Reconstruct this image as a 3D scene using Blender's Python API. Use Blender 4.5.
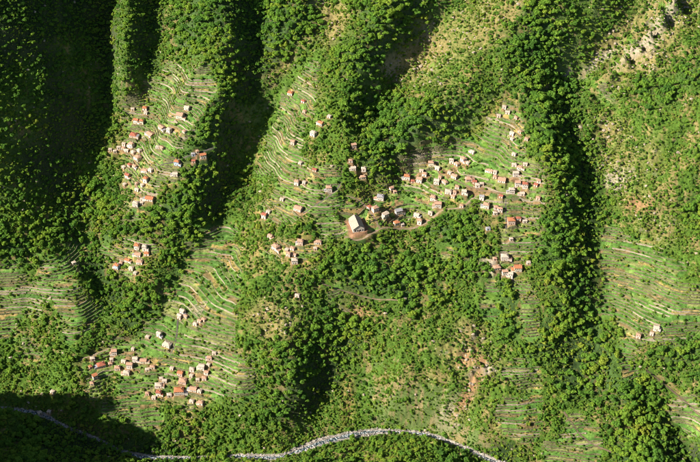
import bpy, math, random
import numpy as np
from mathutils import Vector, Matrix

random.seed(7)
rng = np.random.default_rng(11)
for o in list(bpy.data.objects):
    bpy.data.objects.remove(o, do_unlink=True)
scene = bpy.context.scene
COL = scene.collection

# ------------------------------------------------------------------ camera
CAM = np.array([0.0, -1103.0, 862.0])
PITCH = math.radians(38.0)
HALF = 385.0 / 1400.0                 # tan of half the horizontal field of view
cam_d = bpy.data.cameras.new('camera')
cam_d.sensor_fit = 'HORIZONTAL'; cam_d.sensor_width = 36.0
cam_d.lens = 18.0 / HALF
cam_d.clip_start = 1.0; cam_d.clip_end = 8000.0
cam = bpy.data.objects.new('camera', cam_d); COL.objects.link(cam)
cam.location = CAM
cam.rotation_euler = (math.pi / 2 - PITCH, 0, 0)
scene.camera = cam

# ------------------------------------------------------------------ sky and sun
SUN_EL = math.radians(34.0)
SUN_AZ = math.radians(-114.0)          # clockwise from +Y: from the left, a touch behind the viewer
SUN_DIR = np.array([math.sin(SUN_AZ) * math.cos(SUN_EL), math.cos(SUN_AZ) * math.cos(SUN_EL), math.sin(SUN_EL)])
world = bpy.data.worlds.new('World'); scene.world = world; world.use_nodes = True
wn = world.node_tree.nodes; wl = world.node_tree.links
sky = wn.new('ShaderNodeTexSky'); sky.sky_type = 'NISHITA'; sky.sun_disc = False
sky.sun_elevation = SUN_EL; sky.sun_rotation = SUN_AZ; sky.altitude = 800.0
bg = wn['Background']; bg.inputs['Strength'].default_value = 0.05
wl.new(sky.outputs['Color'], bg.inputs['Color'])
sun_d = bpy.data.lights.new('sun', 'SUN'); sun_d.energy = 5.0; sun_d.angle = math.radians(0.5)
sun_d.color = (1.0, 0.945, 0.82)
sun = bpy.data.objects.new('sun', sun_d); COL.objects.link(sun)
sun.rotation_euler = Vector(SUN_DIR).to_track_quat('Z', 'Y').to_euler()
sun.location = tuple(SUN_DIR * 900)
scene.view_settings.view_transform = 'Standard'; scene.view_settings.look = 'None'
scene.view_settings.exposure = 1.05; scene.view_settings.gamma = 1.0
scene.view_settings.use_curve_mapping = False
scene.render.engine = 'CYCLES'
scene.cycles.filter_width = 0.9

# ------------------------------------------------------------------ survey: photo pixels <-> hillside plan
FWD = np.array([0, math.cos(PITCH), -math.sin(PITCH)])
UPV = np.array([0, math.sin(PITCH), math.cos(PITCH)])
def ray(px, py):
    u = (np.asarray(px, float) - 350.0) / 350.0 * HALF
    v = (231.0 - np.asarray(py, float)) / 350.0 * HALF
    d = FWD + np.stack([u, 0 * u, 0 * u], -1) + v[..., None] * UPV
    return d / np.linalg.norm(d, axis=-1, keepdims=True)
def project(x, y, z):
    dx, dy, dz = x - CAM[0], y - CAM[1], z - CAM[2]
    w = dy * FWD[1] + dz * FWD[2]
    u = dx / w; v = (dy * UPV[1] + dz * UPV[2]) / w
    return 350 + u / HALF * 350, 231 - v / HALF * 350
SL = 0.75                              # mean gradient of the mountainside

# ------------------------------------------------------------------ noise
def _hash(ix, iy, seed):
    h = (ix.astype(np.int64) * 374761393 + iy.astype(np.int64) * 668265263 + seed * 974711) & 0x7fffffff
    h = ((h ^ (h >> 13)) * 1274126177) & 0x7fffffff
    return ((h ^ (h >> 16)) & 0xffff) / 65535.0
def vnoise(x, y, s, seed=0):
    x = x / s; y = y / s
    ix = np.floor(x); iy = np.floor(y); fx = x - ix; fy = y - iy
    fx = fx * fx * fx * (fx * (fx * 6 - 15) + 10); fy = fy * fy * fy * (fy * (fy * 6 - 15) + 10)
    a = _hash(ix, iy, seed); b = _hash(ix + 1, iy, seed); c = _hash(ix, iy + 1, seed); d = _hash(ix + 1, iy + 1, seed)
    return (a + (b - a) * fx) * (1 - fy) + (c + (d - c) * fx) * fy
def fbm(x, y, s, seed=0, octv=4, g=0.5):
    t = 0; amp = 1; n = 0
    for k in range(octv):
        t = t + amp * (vnoise(x + 17.3 * k, y - 9.1 * k, s / 2 ** k, seed + k) - 0.5); n += amp; amp *= g
    return t / n * 2
def sstep(a, b, x):
    t = np.clip((x - a) / (b - a), 0, 1); return t * t * (3 - 2 * t)

# ------------------------------------------------------------------ relief: thalwegs and crests (pixel x, pixel y, height over the mean slope)
LINES = [
 # ravines
 [(116,-25,-32),(110,30,-36),(112,70,-38),(109,105,-40),(95,140,-42),(83,185,-44),(80,225,-44),(91,262,-38),(106,310,-30),(102,350,-14)],
 [(160,-25,-20),(152,20,-25),(147,55,-28),(141,85,-32),(131,105,-34)],
 [(261,-25,-24),(262,30,-27),(261,75,-31),(250,110,-35),(241,140,-36),(232,180,-38),(221,208,-34),(203,240,-28),(178,280,-25),(152,315,-23),(126,350,-19),(104,372,-12)],
 [(332,-10,-13),(306,32,-19),(286,54,-24),(268,78,-30)],
 [(474,-25,-18),(438,18,-23),(414,45,-26),(390,78,-26),(372,104,-16),(356,128,-4)],
 [(512,102,-3),(470,130,-13),(430,155,-20),(395,181,-24),(372,197,-12)],
 [(646,-10,-20),(610,33,-23),(580,64,-24),(560,77,-22)],
 [(562,88,-16),(571,130,-11),(584,170,-9),(592,210,-11),(594,240,-12),(589,280,-8),(581,315,-5),(569,350,-5),(559,385,-5),(549,420,-6),(540,450,-7)],
 [(700,-6,-22),(654,35,-23),(618,70,-21),(600,95,-15)],
 [(725,200,-2),(682,224,-5),(647,244,-9),(624,264,-13),(608,285,-16)],
 [(640,372,-4),(652,400,-10),(670,430,-16),(690,462,-20)],
 [(368,338,0),(345,362,-12),(322,390,-18),(302,424,-16)],
 # crests
 [(126,-25,6),(123,30,3),(127,70,-6),(130,98,-18)],
 [(228,-25,16),(227,40,12),(225,85,8),(215,135,4),(199,180,-2),(184,225,-14),(152,285,-18),(124,325,-18)],
 [(308,-25,4),(288,15,-4),(273,45,-14)],
 [(416,-25,16),(385,30,12),(362,70,10),(350,110,12),(348,150,15)],
 [(560,-25,18),(530,20,16),(496,62,16),(458,96,13),(418,130,9),(384,160,4)],
 [(600,-20,10),(568,20,7),(540,55,4),(530,85,5)],
 [(676,-10,10),(642,28,8),(610,60,2),(590,90,-6)],
 [(536,100,11),(546,130,22),(556,165,23),(561,205,20),(558,255,10),(550,305,4),(539,355,4),(516,400,2)],
 [(700,315,10),(664,330,8),(644,350,6),(628,385,5),(600,425,3)],
 [(-34,-25,106),(-34,40,100),(-32,100,78),(-26,160,48),(-10,208,10),(30,242,-8),(64,262,-13),(80,282,-13),(80,320,-9),(64,360,-6)],
 # shoulders and slopes
 [(44,-20,36),(46,40,34),(48,100,20),(38,160,5),(34,205,-8)],
 [(338,200,10),(320,250,18),(298,300,24),(292,345,31),(298,378,20)],
 [(345,200,4),(378,207,3)], [(345,243,16),(380,243,15)],
 [(165,120,-10),(150,170,-16),(130,220,-18)],
 [(300,110,-10),(285,170,-12),(262,225,-12)],
 [(445,185,0),(490,150,4),(480,215,8),(500,265,10)],
 [(400,300,10),(440,340,9),(400,380,4),(470,390,3)],
 [(660,110,10),(650,170,2),(690,160,12),(640,210,-4),(720,80,20),(735,150,20)],
 [(660,280,0),(700,260,8),(720,350,6),(720,400,0)],
 [(155,350,-10),(205,318,2),(245,340,22),(200,375,5),(240,390,17),(180,400,0),(250,415,4),(130,400,-4),(60,390,-4)],
 [(-40,300,-6),(-40,370,-4)],
 [(620,420,2),(580,440,0),(480,430,-2),(700,440,-4)],
]
RIVER = [(-60,404,-112),(-25,406,-116),(0,408,-119),(28,411,-123),(48,416,-127),(62,426,-131),(80,432,-134),(100,440,-138),(118,450,-141),(140,457,-143),(180,458,-144.5),
         (230,456,-146),(280,458,-147),(300,450,-148),(318,442,-148.6),(345,436,-149.4),(380,431,-150.2),(410,432,-151),(435,437,-151.8),(460,446,-153),(480,455,-154),(500,464,-155),(540,478,-157),(600,486,-159)]
def px_h(px, py, h):
    d = ray(px, py); t = (SL * CAM[1] + h - CAM[2]) / (d[2] - SL * d[1]); return CAM + t * d
def px_z(px, py, z):
    d = ray(px, py); return CAM + (z - CAM[2]) / d[2] * d
ctrl = []
for ln in LINES:
    for i, p in enumerate(ln):
        ctrl.append(px_h(*p))
        if i + 1 < len(ln):
            q = ln[i + 1]; n = int(max(1, math.hypot(q[0] - p[0], q[1] - p[1]) // 16))
            for k in range(1, n):
                f = k / n; ctrl.append(px_h(*[p[j] + (q[j] - p[j]) * f for j in range(3)]))
RV = np.array([px_z(*p) for p in RIVER])
def resample(P, step):
    P = np.asarray(P, float); L = np.r_[0, np.cumsum(np.linalg.norm(np.diff(P[:, :2], axis=0), axis=1))]
    s = np.linspace(0, L[-1], max(2, int(L[-1] / step) + 1))
    return np.stack([np.interp(s, L, P[:, k]) for k in range(P.shape[1])], 1)
def smooth_line(P, n=6):
    P = P.copy()
    for _ in range(n): P[1:-1] = 0.25 * P[:-2] + 0.5 * P[1:-1] + 0.25 * P[2:]
    return P
RVs = smooth_line(resample(RV, 4.0), 8)
for p in resample(RV, 18.0): ctrl.append(p)
# the viewer's own mountain: near bank, then steep up to the lookout, always under the view
def limit(y): return CAM[2] - math.tan(PITCH + math.atan(HALF * 462 / 700)) * (y - CAM[1])
for x, y, z in [(p[0], p[1] - 14, p[2] + 5) for p in resample(RV, 30.0)]: ctrl.append((x, y, z))
for x in (-700, -560, -430, -300, -200, -100, 0, 100, 200, 300, 430, 560, 700):
    for y, m in ((-300, 24), (-380, 55), (-500, 130), (-700, 270), (-1000, 480), (-1090, 560)):
        ctrl.append((x, y, limit(y) - m + 6 * math.sin(x * 0.02 + y)))
for x, y, z in [(-375, -222, -100), (-400, -185, -102), (-430, -262, -55), (-475, -280, 40), (-560, -290, 130), (-480, -310, 75), (-440, -180, -100), (-520, -170, -85), (-345, -262, -92)]: ctrl.append((x, y, z))  # unseen hill off the lower left, shaped to cast shadow over the river
for x in (-900, -600, -300, 0, 300, 600, 900):
    for y in (420, 700, 1100): ctrl.append((x, y, SL * y + 25 * math.sin(x * 0.013 + y * 0.004)))
ctrl = np.array([tuple(c) for c in ctrl], float)
# drop near-coincident control points
sel = []
for i, c in enumerate(ctrl):
    if all((c[0] - ctrl[k][0]) ** 2 + (c[1] - ctrl[k][1]) ** 2 > 36 for k in sel): sel.append(i)
ctrl = ctrl[sel]
hres = ctrl[:, 2] - SL * ctrl[:, 1]
N = len(ctrl)
D = np.sqrt(((ctrl[:, None, :2] - ctrl[None, :, :2]) ** 2).sum(-1)) / 100.0
A = np.zeros((N + 3, N + 3)); A[:N, :N] = -D - np.eye(N) * 0.004
A[:N, N] = 1; A[:N, N + 1:] = ctrl[:, :2] / 100.0; A[N:, :N] = A[:N, N:].T
W = np.linalg.solve(A, np.r_[hres, 0, 0, 0])

STEP = 0.92
def axis(lo, a, b, hi):
    f = np.arange(a, b + STEP / 2, STEP); out = [f]
    s = STEP; v = a; L = []
    while v > lo: s = min(s * 1.25, 30); v -= s; L.append(v)
    s = STEP; v = f[-1]; R = []
    while v < hi: s = min(s * 1.25, 30); v += s; R.append(v)
    return np.r_[L[::-1], f, R]
GX = axis(-1100, -500, 500, 1100); GY = axis(-1085, -262, 345, 1200)
CX = np.r_[np.arange(-1200, -540, 20), np.arange(-540, 540, 4.0), np.arange(540, 1240, 20)]
CY = np.r_[np.arange(-1200, -300, 20), np.arange(-300, 380, 4.0), np.arange(380, 1300, 20)]
cxx, cyy = np.meshgrid(CX, CY)
q = np.stack([cxx.ravel(), cyy.ravel()], 1); ev = np.empty(len(q))
for s in range(0, len(q), 8000):
    b = q[s:s + 8000]
    d = np.sqrt((b[:, 0:1] - ctrl[None, :, 0]) ** 2 + (b[:, 1:2] - ctrl[None, :, 1]) ** 2) / 100.0
    ev[s:s + 8000] = -d @ W[:N] + W[N] + (b / 100.0) @ W[N + 1:]
HC = ev.reshape(cxx.shape)
def bilerp(X, Y, Z, x, y):
    i = np.clip(np.searchsorted(X, x) - 1, 0, len(X) - 2); j = np.clip(np.searchsorted(Y, y) - 1, 0, len(Y) - 2)
    fx = np.clip((x - X[i]) / (X[i + 1] - X[i]), 0, 1); fy = np.clip((y - Y[j]) / (Y[j + 1] - Y[j]), 0, 1)
    return (Z[j, i] * (1 - fx) + Z[j, i + 1] * fx) * (1 - fy) + (Z[j + 1, i] * (1 - fx) + Z[j + 1, i + 1] * fx) * fy
XX, YY = np.meshgrid(GX, GY)
ZS = bilerp(CX, CY, HC, XX, YY) + SL * YY
near = sstep(-300, -255, YY)
ZS = ZS + near * (fbm(XX, YY, 70, 3, 3) * 9.0 - (4.0 + 13.0 * sstep(20, 170, YY)) * np.abs(fbm((XX - YY) * 0.75, (XX + YY) * 0.22, 44, 13, 3)))

# ------------------------------------------------------------------ land cover survey, D for shaded slope, 20-pixel cells
LAND = """
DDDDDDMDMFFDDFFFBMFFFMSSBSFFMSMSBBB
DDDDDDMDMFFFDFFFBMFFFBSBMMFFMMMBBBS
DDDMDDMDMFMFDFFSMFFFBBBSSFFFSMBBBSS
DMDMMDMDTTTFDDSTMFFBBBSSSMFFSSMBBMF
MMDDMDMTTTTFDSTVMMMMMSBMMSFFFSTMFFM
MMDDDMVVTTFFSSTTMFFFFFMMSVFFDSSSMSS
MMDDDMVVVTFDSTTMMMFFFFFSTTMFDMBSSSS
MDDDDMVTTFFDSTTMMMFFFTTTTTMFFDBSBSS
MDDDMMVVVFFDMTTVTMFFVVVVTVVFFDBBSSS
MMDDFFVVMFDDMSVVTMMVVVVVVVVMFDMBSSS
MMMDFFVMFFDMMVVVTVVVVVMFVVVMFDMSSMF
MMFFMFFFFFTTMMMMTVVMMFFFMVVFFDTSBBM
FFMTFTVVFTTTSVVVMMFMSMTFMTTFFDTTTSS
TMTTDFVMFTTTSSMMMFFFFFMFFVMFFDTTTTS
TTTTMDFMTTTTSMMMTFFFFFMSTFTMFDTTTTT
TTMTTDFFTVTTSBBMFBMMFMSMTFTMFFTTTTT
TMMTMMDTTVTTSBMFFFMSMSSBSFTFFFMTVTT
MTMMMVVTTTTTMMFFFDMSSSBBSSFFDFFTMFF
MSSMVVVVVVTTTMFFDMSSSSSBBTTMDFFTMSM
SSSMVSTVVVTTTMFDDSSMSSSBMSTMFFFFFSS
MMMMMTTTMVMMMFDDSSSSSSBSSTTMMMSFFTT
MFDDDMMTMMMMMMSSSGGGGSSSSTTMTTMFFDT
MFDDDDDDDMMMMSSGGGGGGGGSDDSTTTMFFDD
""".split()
CLS = 'FMDSBTVG'
LG = np.array([[CLS.index(c) for c in r] for r in LAND])
IND = np.stack([(LG == k).astype(float) for k in range(len(CLS))])
def cover(px, py, jit=10.0):
    """smooth weights of each land class at a place on the hillside"""
    jx = px + jit * fbm(px, py, 22, 51, 2); jy = py + jit * fbm(px, py, 22, 77, 2)
    x = np.clip(jx / 20 - 0.5, 0, 33.999); y = np.clip(jy / 20 - 0.5, 0, 21.999)
    i = x.astype(int); j = y.astype(int); fx = x - i; fy = y - j
    return IND[:, j, i] * (1 - fx) * (1 - fy) + IND[:, j, i + 1] * fx * (1 - fy) + IND[:, j + 1, i] * (1 - fx) * fy + IND[:, j + 1, i + 1] * fx * fy
PX, PY = project(XX, YY, ZS)
CW = cover(PX, PY)
inframe = (PX > -40) & (PX < 740) & (PY > -40) & (PY < 500)
TM = (CW[5] + CW[6]) * inframe                 # terraced land
TMs = sstep(0.42, 0.62, TM)
rough = 1 - TMs
ZS = ZS + near * rough * (fbm(XX, YY, 16, 31, 3) * 2.2 + fbm(XX, YY, 4.6, 37, 2) * (1.0 + 1.6 * CW[4] + 0.5 * CW[3]) - (6.0 * CW[4] + 2.0 * CW[3]) * np.abs(fbm((XX - YY) * 0.75, (XX + YY) * 0.28, 15, 43, 2)))
ZS = ZS + near * TMs * fbm(XX, YY, 13, 61, 2) * 0.8
ero = np.abs(fbm(XX * 1.6 + YY * 0.5, YY * 0.45, 26, 90, 3))      # little runnels down the slope
ZS = ZS - near * rough * (0.25 - ero) * 2.0 * (CW[4] + 0.5 * CW[3] + 0.6 * CW[2] + 0.2)

# the river bed
rvd = np.full(XX.shape, 1e9); rvz = np.zeros(XX.shape)
jm = (GY > -330) & (GY < -20); im = (GX > -560) & (GX < 560)
sub = np.ix_(jm, im); sx, sy = XX[sub], YY[sub]; bd = np.full(sx.shape, 1e9); bz = np.zeros(sx.shape)
for p in RVs:
    dd = (sx - p[0]) ** 2 + (sy - p[1]) ** 2; m = dd < bd; bd = np.where(m, dd, bd); bz = np.where(m, p[2], bz)
rvd[sub] = np.sqrt(bd); rvz[sub] = bz
rw = 0.6 + 2.8 * vnoise(XX, YY, 22, 5) + 1.4 * sstep(-160, -40, XX) + 2.8 * vnoise(XX, YY, 30, 6) * sstep(-90, -30, XX) * sstep(60, 0, XX)
k = sstep(1.0, 0.0, (rvd - rw) / 9.0)
bed = rvz - 0.6 + 0.5 * fbm(XX, YY, 5, 8, 2) + 0.9 * sstep(0.35, 1.0, rvd / rw)
ZS = ZS * (1 - k) + bed * k
RIVM = sstep(1.5, -0.5, rvd - rw)
TMs = TMs * (1 - k)

# ------------------------------------------------------------------ terraces: stepped ground, retaining walls on the steps
big = sstep(0, 1, ((PX > 395) & (PX < 545) & (PY > 85) & (PY < 235) | (PX > 140) & (PX < 290) & (PY > 285) & (PY < 420)).astype(float))
BIG = big > 0.5
STEPS = (2.6, 2.05)
def terrace(z, s, riser=0.16, tilt=0.22):
    t = z / s; n = np.floor(t); f = t - n
    tread = f / (1 - riser) * tilt
    up = tilt + (1 - tilt) * np.clip((f - (1 - riser)) / riser, 0, 1)
    return (n + np.where(f < 1 - riser, tread, up)) * s
ZT = np.where(BIG, terrace(ZS, STEPS[0]), terrace(ZS, STEPS[1]))
Z = ZS + (ZT - ZS) * TMs
LEVEL = np.floor(np.where(BIG, ZS / STEPS[0], ZS / STEPS[1]) + 0.08).astype(int)

def ground(x, y): return bilerp(GX, GY, Z, np.asarray(x, float), np.asarray(y, float))
def at(px, py):
    """where the sight line through a photo pixel meets the mountainside"""
    d = ray(px, py); t = np.arange(1020, 2300, 1.5)
    P = CAM + d[..., None, :] * t[:, None]
    below = P[..., 2] < ground(P[..., 0], P[..., 1])
    i = np.argmax(below, -1)
    i = np.where(below.any(-1), i, len(t) - 1)
    if P.ndim == 2: return P[i]
    return P[np.arange(len(P)), i]
def at_line(pts):
    a = np.array(pts, float); return at(a[:, 0], a[:, 1])

# ------------------------------------------------------------------ houses: (pixel x, pixel y, width in pixels, wall, roof)
# walls: w white, c cream, p pink, b bluish;  roofs: o orange tile, t faded tile, l pale, g grey, r red
HAM = {
 'upper': ('the upper-left hamlet', """145,108,5,w,o 146,112.5,3.5,w,l 133,110,3.5,c,l 136.5,122.5,5,w,o 141.8,122.5,4.5,c,o 162,128.5,7,c,t 169.5,132.3,5,w,l 180.5,117.3,7,c,t
   187.3,108.4,5,w,l 150.6,134.6,8,w,t 133.8,135.5,7,p,r 184.4,131.6,3.5,c,t 124,144,4,w,l 119,147.6,4,w,l 131.8,146.3,5,w,t 123.6,148,3.5,c,t 127,151,4,w,l 115.2,152,3.5,c,l
   139.6,150.8,4.5,w,l 133.5,152.2,4.5,p,l 157.8,147,3.5,w,l 162.3,148.5,4,p,t 110.6,150.5,3,c,l 138.3,158.8,6,c,t 129.9,165.3,4,p,r 135,166.9,4.5,c,t 124,167,4,c,l 145.6,171.6,5,w,t 151,171,4.5,w,l
   127.9,176.4,4.5,w,r 146,180.5,8,w,o 177.3,163.4,5.5,b,o 175.3,174,5,w,l 137,183.8,3,p,t 142.6,185,3,w,l 125,185,3.5,p,l 137.3,190,4,w,l 150,199,8,w,o 136,204.4,6,w,l 142,204,4.5,w,l
   142,199.3,3.5,w,l 203.2,156.6,7,w,o 193.5,154.7,4,b,g 197.6,152,3,c,t 193.6,161,3.5,p,r"""),
 'middle': ('the small hamlet on the left spur', """137.4,247.7,5,w,o 145,248.2,5,w,l 138,254.4,6,w,t 147,254,6.5,w,o 127.7,260.3,5.5,w,o 140,263,6,w,t 117.3,267.4,5.5,b,o 121.4,263.4,3.5,p,t 131.6,269.2,4.5,c,l 135.6,273,3.5,c,l"""),
 'lowleft': ('the lower-left hamlet, its western half', """114.4,352.7,5,w,t 133.2,348.8,3,w,l 93,359.5,4.5,w,l 101.4,365.3,8,w,r 111.8,359.5,3.5,w,l 110.6,364,3.5,w,t 124,362,4.5,c,l 117.7,368.6,5,w,t 130,366.6,5.5,w,t
   135.8,360.8,5,w,l 126.8,373,5.5,w,l 143.6,361.4,6,c,t 147.5,369.2,4,c,l 152.7,367.3,5,c,t 95.3,377.7,4.5,w,o 92.3,383.5,3.5,c,t 90.6,366.6,3,p,o 158.6,385.5,6.5,w,l 164.8,382,4.5,w,l 161.4,378.6,3.5,c,l
   159,394,5,w,r 154,397.5,4,w,l 147.5,393,3.5,p,t 53,392.6,4,w,l 40,412.5,3.5,c,l 49.5,412,3.5,c,l"""),
 'loweast': ('the lower-left hamlet, its eastern half', """167.5,344.5,9,w,l 159.5,335,5,w,l 192.2,370.5,5,w,l 191.6,375.6,3.5,c,l 202,368,7,w,l 206.6,372.6,4,w,t 209.7,358.2,6,p,t 208.6,365,3.5,c,l 180.5,373.5,5,p,o 183,381,7,p,t 204.4,378,6,w,t
   198,380.5,3.5,c,l 179.2,392,11,w,o 193.5,388.7,8,w,t 199.8,392,4,w,l 172,368,3.5,w,l 214.3,353,3.5,w,l 169.5,395,4.5,w,l 192,401.7,4,w,l 201,404.3,4.5,w,t"""),
 'fan': ('the cluster by the stony fan plot', """182.9,312.6,5.5,w,l 180,317.4,4.5,p,l 186,316.5,3.5,w,t 195.6,324,4.5,w,l 199.9,321.8,4,w,t 204,319.6,4.5,p,t 147.8,336.5,3.5,p,l"""),
 'ridge': ('the scattered central houses', """296.8,183.3,5,w,t 304.4,182,3.5,w,l 314.7,169.5,4,p,r 329,190,6,w,t 298.5,209,8,w,t 282,199.4,4,w,l 268.4,212,4,w,l 300.5,163.8,3.5,w,l 264.4,217.4,5,w,r 290.4,94.2,5.5,w,o
   303.4,101.6,4.5,w,r 304.7,112,3.5,p,t 313.4,134,6,w,l 321,123.6,5,c,o 329.4,116.2,3.5,w,l 293,143.8,4.5,p,t 353.2,168.4,5.5,w,l 350.6,161,4,w,t 353.8,147.3,5,p,t 363.6,169.8,4.5,w,l 363,176.8,6,c,t 297.3,296.2,4,w,l 74,262.5,4,w,l"""),
 'below': ('the cluster below the central slope', """275.8,247.9,6.5,w,t 270.6,236.8,5,c,t 288.6,255,4.5,p,t 294.2,254.6,4,w,t 294.6,261.5,5.5,w,l 300.5,244,6,p,t 292.7,248.2,4,w,t 287.2,249.4,3.5,p,l 318.6,242,5,w,t 315.4,248.5,3.5,p,l"""),
 'westvillage': ('the main village, west end', """380.5,198,7,w,g 369.6,207.4,4.5,w,r 375.2,210.2,6.5,w,t 385.4,216.4,6,w,l 398.6,213.6,7,w,g 396.7,223,7,c,o 402.4,224.6,3,w,l 416.8,215.6,5.5,w,l 419.6,222,4.5,w,t 391.4,188.4,4,w,t 395,192.6,3.5,p,t
   407,177.9,6,w,o 412.8,181.2,4,p,r 419.4,181,5.5,w,t 424.5,174.5,5.5,w,t 421.4,170.6,4,w,l 431,164.2,6,c,t 437.5,168.8,5,w,l 433,198.8,5.5,w,t 437.8,205.2,7,w,t 430.3,213.8,4,w,l"""),
 'midvillage': ('the main village, middle', """451.4,163,5,w,l 456.8,163.6,4.5,w,t 463.4,160.3,5.5,w,t 467.8,162.6,3,w,l 472.5,151.9,5,w,l 436.6,182.4,5,w,l 440,177.6,3.5,p,t 445,182,6,w,t 454.4,177.6,6,c,t 449.6,173,3.5,c,l
   468.4,179.8,7,p,t 474.6,181.4,4.5,p,r 477.4,185,4.5,w,l 481.8,184.2,3.5,p,l 457.2,187,4,w,t 448.3,192,7,w,l 454.8,191.8,3.5,p,t 464,193.6,5,w,l 453,197.4,6,c,t 461.5,206,3.5,w,t 481.6,199.5,5,w,g"""),
 'eastvillage': ('the main village, east end', """490,172,5,w,t 495,172.4,3.5,w,l 504.2,107.3,4,w,l 507.4,112.2,5,w,l 498.6,116,4,w,l 512.2,133.5,4.5,w,l 512.2,138.6,3.5,w,l 520,132,4,p,t 516,118.6,3.5,p,t 526.5,139.4,3.5,p,t
   519.6,167.7,5.5,w,t 514,166,4.5,w,l 525,164.4,4,w,l 515.5,175,5.5,w,l 501.8,179.8,9,w,t 495,177.4,3.5,p,t 538.8,180.6,7,w,t 535.8,185.4,6.5,p,r 525,186,6,w,r 517.4,185,5,w,t 511.6,191.3,6,w,l 522,193.4,5,w,l 514,154.5,4,w,l
   486.2,206.6,6,w,t 496,207,5,w,t 500,210.4,4.5,w,t 495,213.6,4.5,w,l 488,228.7,4,b,g 511,221.8,7.5,p,o 518.4,219.8,5,w,r 524.6,221.4,4,w,l 511,239.4,3.5,w,l 538,199,4,p,t 501,196.4,4,p,r"""),
 'scarp': ('the pale clearing below the village', """504.4,258,8,w,l 496.6,267.5,7.5,w,t 504.6,273.6,6,w,t 510.4,276,4.5,w,l 517.6,268.8,7,c,o 528.4,262.3,4,w,l 494.7,259,4,p,t"""),
 'right': ('the terraces at the right edge', """656,328.3,6.5,w,l 638,337,4.5,p,t 651.4,334.6,3.5,w,l"""),
}
houses = []
for key, (place, txt) in HAM.items():
    for tok in txt.split():
        a = tok.split(','); houses.append(dict(px=float(a[0]), py=float(a[1]), w=float(a[2]), wall=a[3], roof=a[4], ham=key))
hp = at(np.array([h['px'] for h in houses]), np.array([h['py'] + 1.5 for h in houses]))
gyS, gxS = np.gradient(ZS[::4, ::4]); gyS = gyS / np.gradient(GY[::4])[:, None]; gxS = gxS / np.gradient(GX[::4])[None, :]
MPP = 1.12                                                   # metres in one photo pixel
for h, p in zip(houses, hp):
    h['x'], h['y'] = p[0], p[1]
    g = np.array([float(bilerp(GX[::4], GY[::4], gxS, p[0], p[1])), float(bilerp(GX[::4], GY[::4], gyS, p[0], p[1]))])
    ang = math.atan2(g[1], g[0]) - math.pi / 2               # facade looks downhill
    h['rot'] = max(-1.1, min(1.1, ang)) * 0.75 + random.uniform(-0.22, 0.22)
for i, h in enumerate(houses):
    dn = min(math.hypot(h['x'] - o['x'], (h['y'] - o['y'])) for j, o in enumerate(houses) if j != i)
    h['W'] = min(h['w'] * MPP * random.uniform(0.88, 1.04), max(3.4, dn * 0.98)); h['D'] = min(max(3.2, h['W'] * random.uniform(0.68, 0.88)), 7.5)
    h['H'] = 2.7 if h['W'] < 4.6 else random.choice((2.9, 3.3, 4.9, 5.3))
    h['z'] = float(ground(h['x'], h['y']))
SCHOOL = dict(px=356.5, py=227, W=12.5, D=20.0, rot=math.radians(14), H=4.6)
sp = at(np.array([SCHOOL['px']]), np.array([SCHOOL['py']]))[0]
SCHOOL.update(x=sp[0], y=sp[1], z=float(ground(sp[0], sp[1])))

def pad(x, y, z, hw, hd, rot, m0, m1):
    r = math.hypot(hw, hd) + m1
    j0, j1 = np.searchsorted(GY, [y - r, y + r]); i0, i1 = np.searchsorted(GX, [x - r, x + r])
    sx = XX[j0:j1, i0:i1] - x; sy = YY[j0:j1, i0:i1] - y
    u = sx * math.cos(rot) + sy * math.sin(rot); v = -sx * math.sin(rot) + sy * math.cos(rot)
    d = np.maximum(np.abs(u) - hw, np.abs(v) - hd); k = 1 - sstep(m0, m1, d)
    Z[j0:j1, i0:i1] = Z[j0:j1, i0:i1] * (1 - k) + z * k
    return (slice(j0, j1), slice(i0, i1)), d
def cut_path(P, w):
    """bench a path into the slope; P world polyline, returns smoothed centre line"""
    Q = resample(P, 2.0); Q[:, 2] = ground(Q[:, 0], Q[:, 1]); Q = smooth_line(Q, 10)
    lo = Q.min(0) - 8; hi = Q.max(0) + 8
    j0, j1 = np.searchsorted(GY, [lo[1], hi[1]]); i0, i1 = np.searchsorted(GX, [lo[0], hi[0]])
    sx, sy = XX[j0:j1, i0:i1], YY[j0:j1, i0:i1]; bd = np.full(sx.shape, 1e9); bz = np.zeros(sx.shape)
    for p in resample(Q, 0.8):
        dd = (sx - p[0]) ** 2 + (sy - p[1]) ** 2; m = dd < bd; bd = np.where(m, dd, bd); bz = np.where(m, p[2], bz)
    d = np.sqrt(bd); k = 1 - sstep(w * 0.5 + 0.9, w * 0.5 + 2.6, d)
    Z[j0:j1, i0:i1] = Z[j0:j1, i0:i1] * (1 - k) + bz * k
    return Q, (slice(j0, j1), slice(i0, i1)), d

# ------------------------------------------------------------------ helpers: materials and meshes
MATS = {}
def mat(name, build):
    m = bpy.data.materials.new(name); m.use_nodes = True
    nt = m.node_tree; bs = nt.nodes['Principled BSDF']
    bs.inputs['Specular IOR Level'].default_value = 0.15; bs.inputs['Roughness'].default_value = 0.85
    build(nt, nt.nodes, nt.links, bs); MATS[name] = m; return m
def noise_node(n, l, scale, detail=4, rough=0.6, coord='Object'):
    tc = n.new('ShaderNodeTexCoord'); t = n.new('ShaderNodeTexNoise'); t.inputs['Scale'].default_value = scale
    t.inputs['Detail'].default_value = detail; t.inputs['Roughness'].default_value = rough
    l.new(tc.outputs[coord], t.inputs['Vector']); return t
def ramp(n, stops):
    r = n.new('ShaderNodeValToRGB'); e = r.color_ramp.elements
    while len(e) > len(stops): e.remove(e[-1])
    while len(e) < len(stops): e.new(0.5)
    for k, (p, c) in enumerate(stops): e[k].position = p; e[k].color = (*c, 1)
    return r
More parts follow.
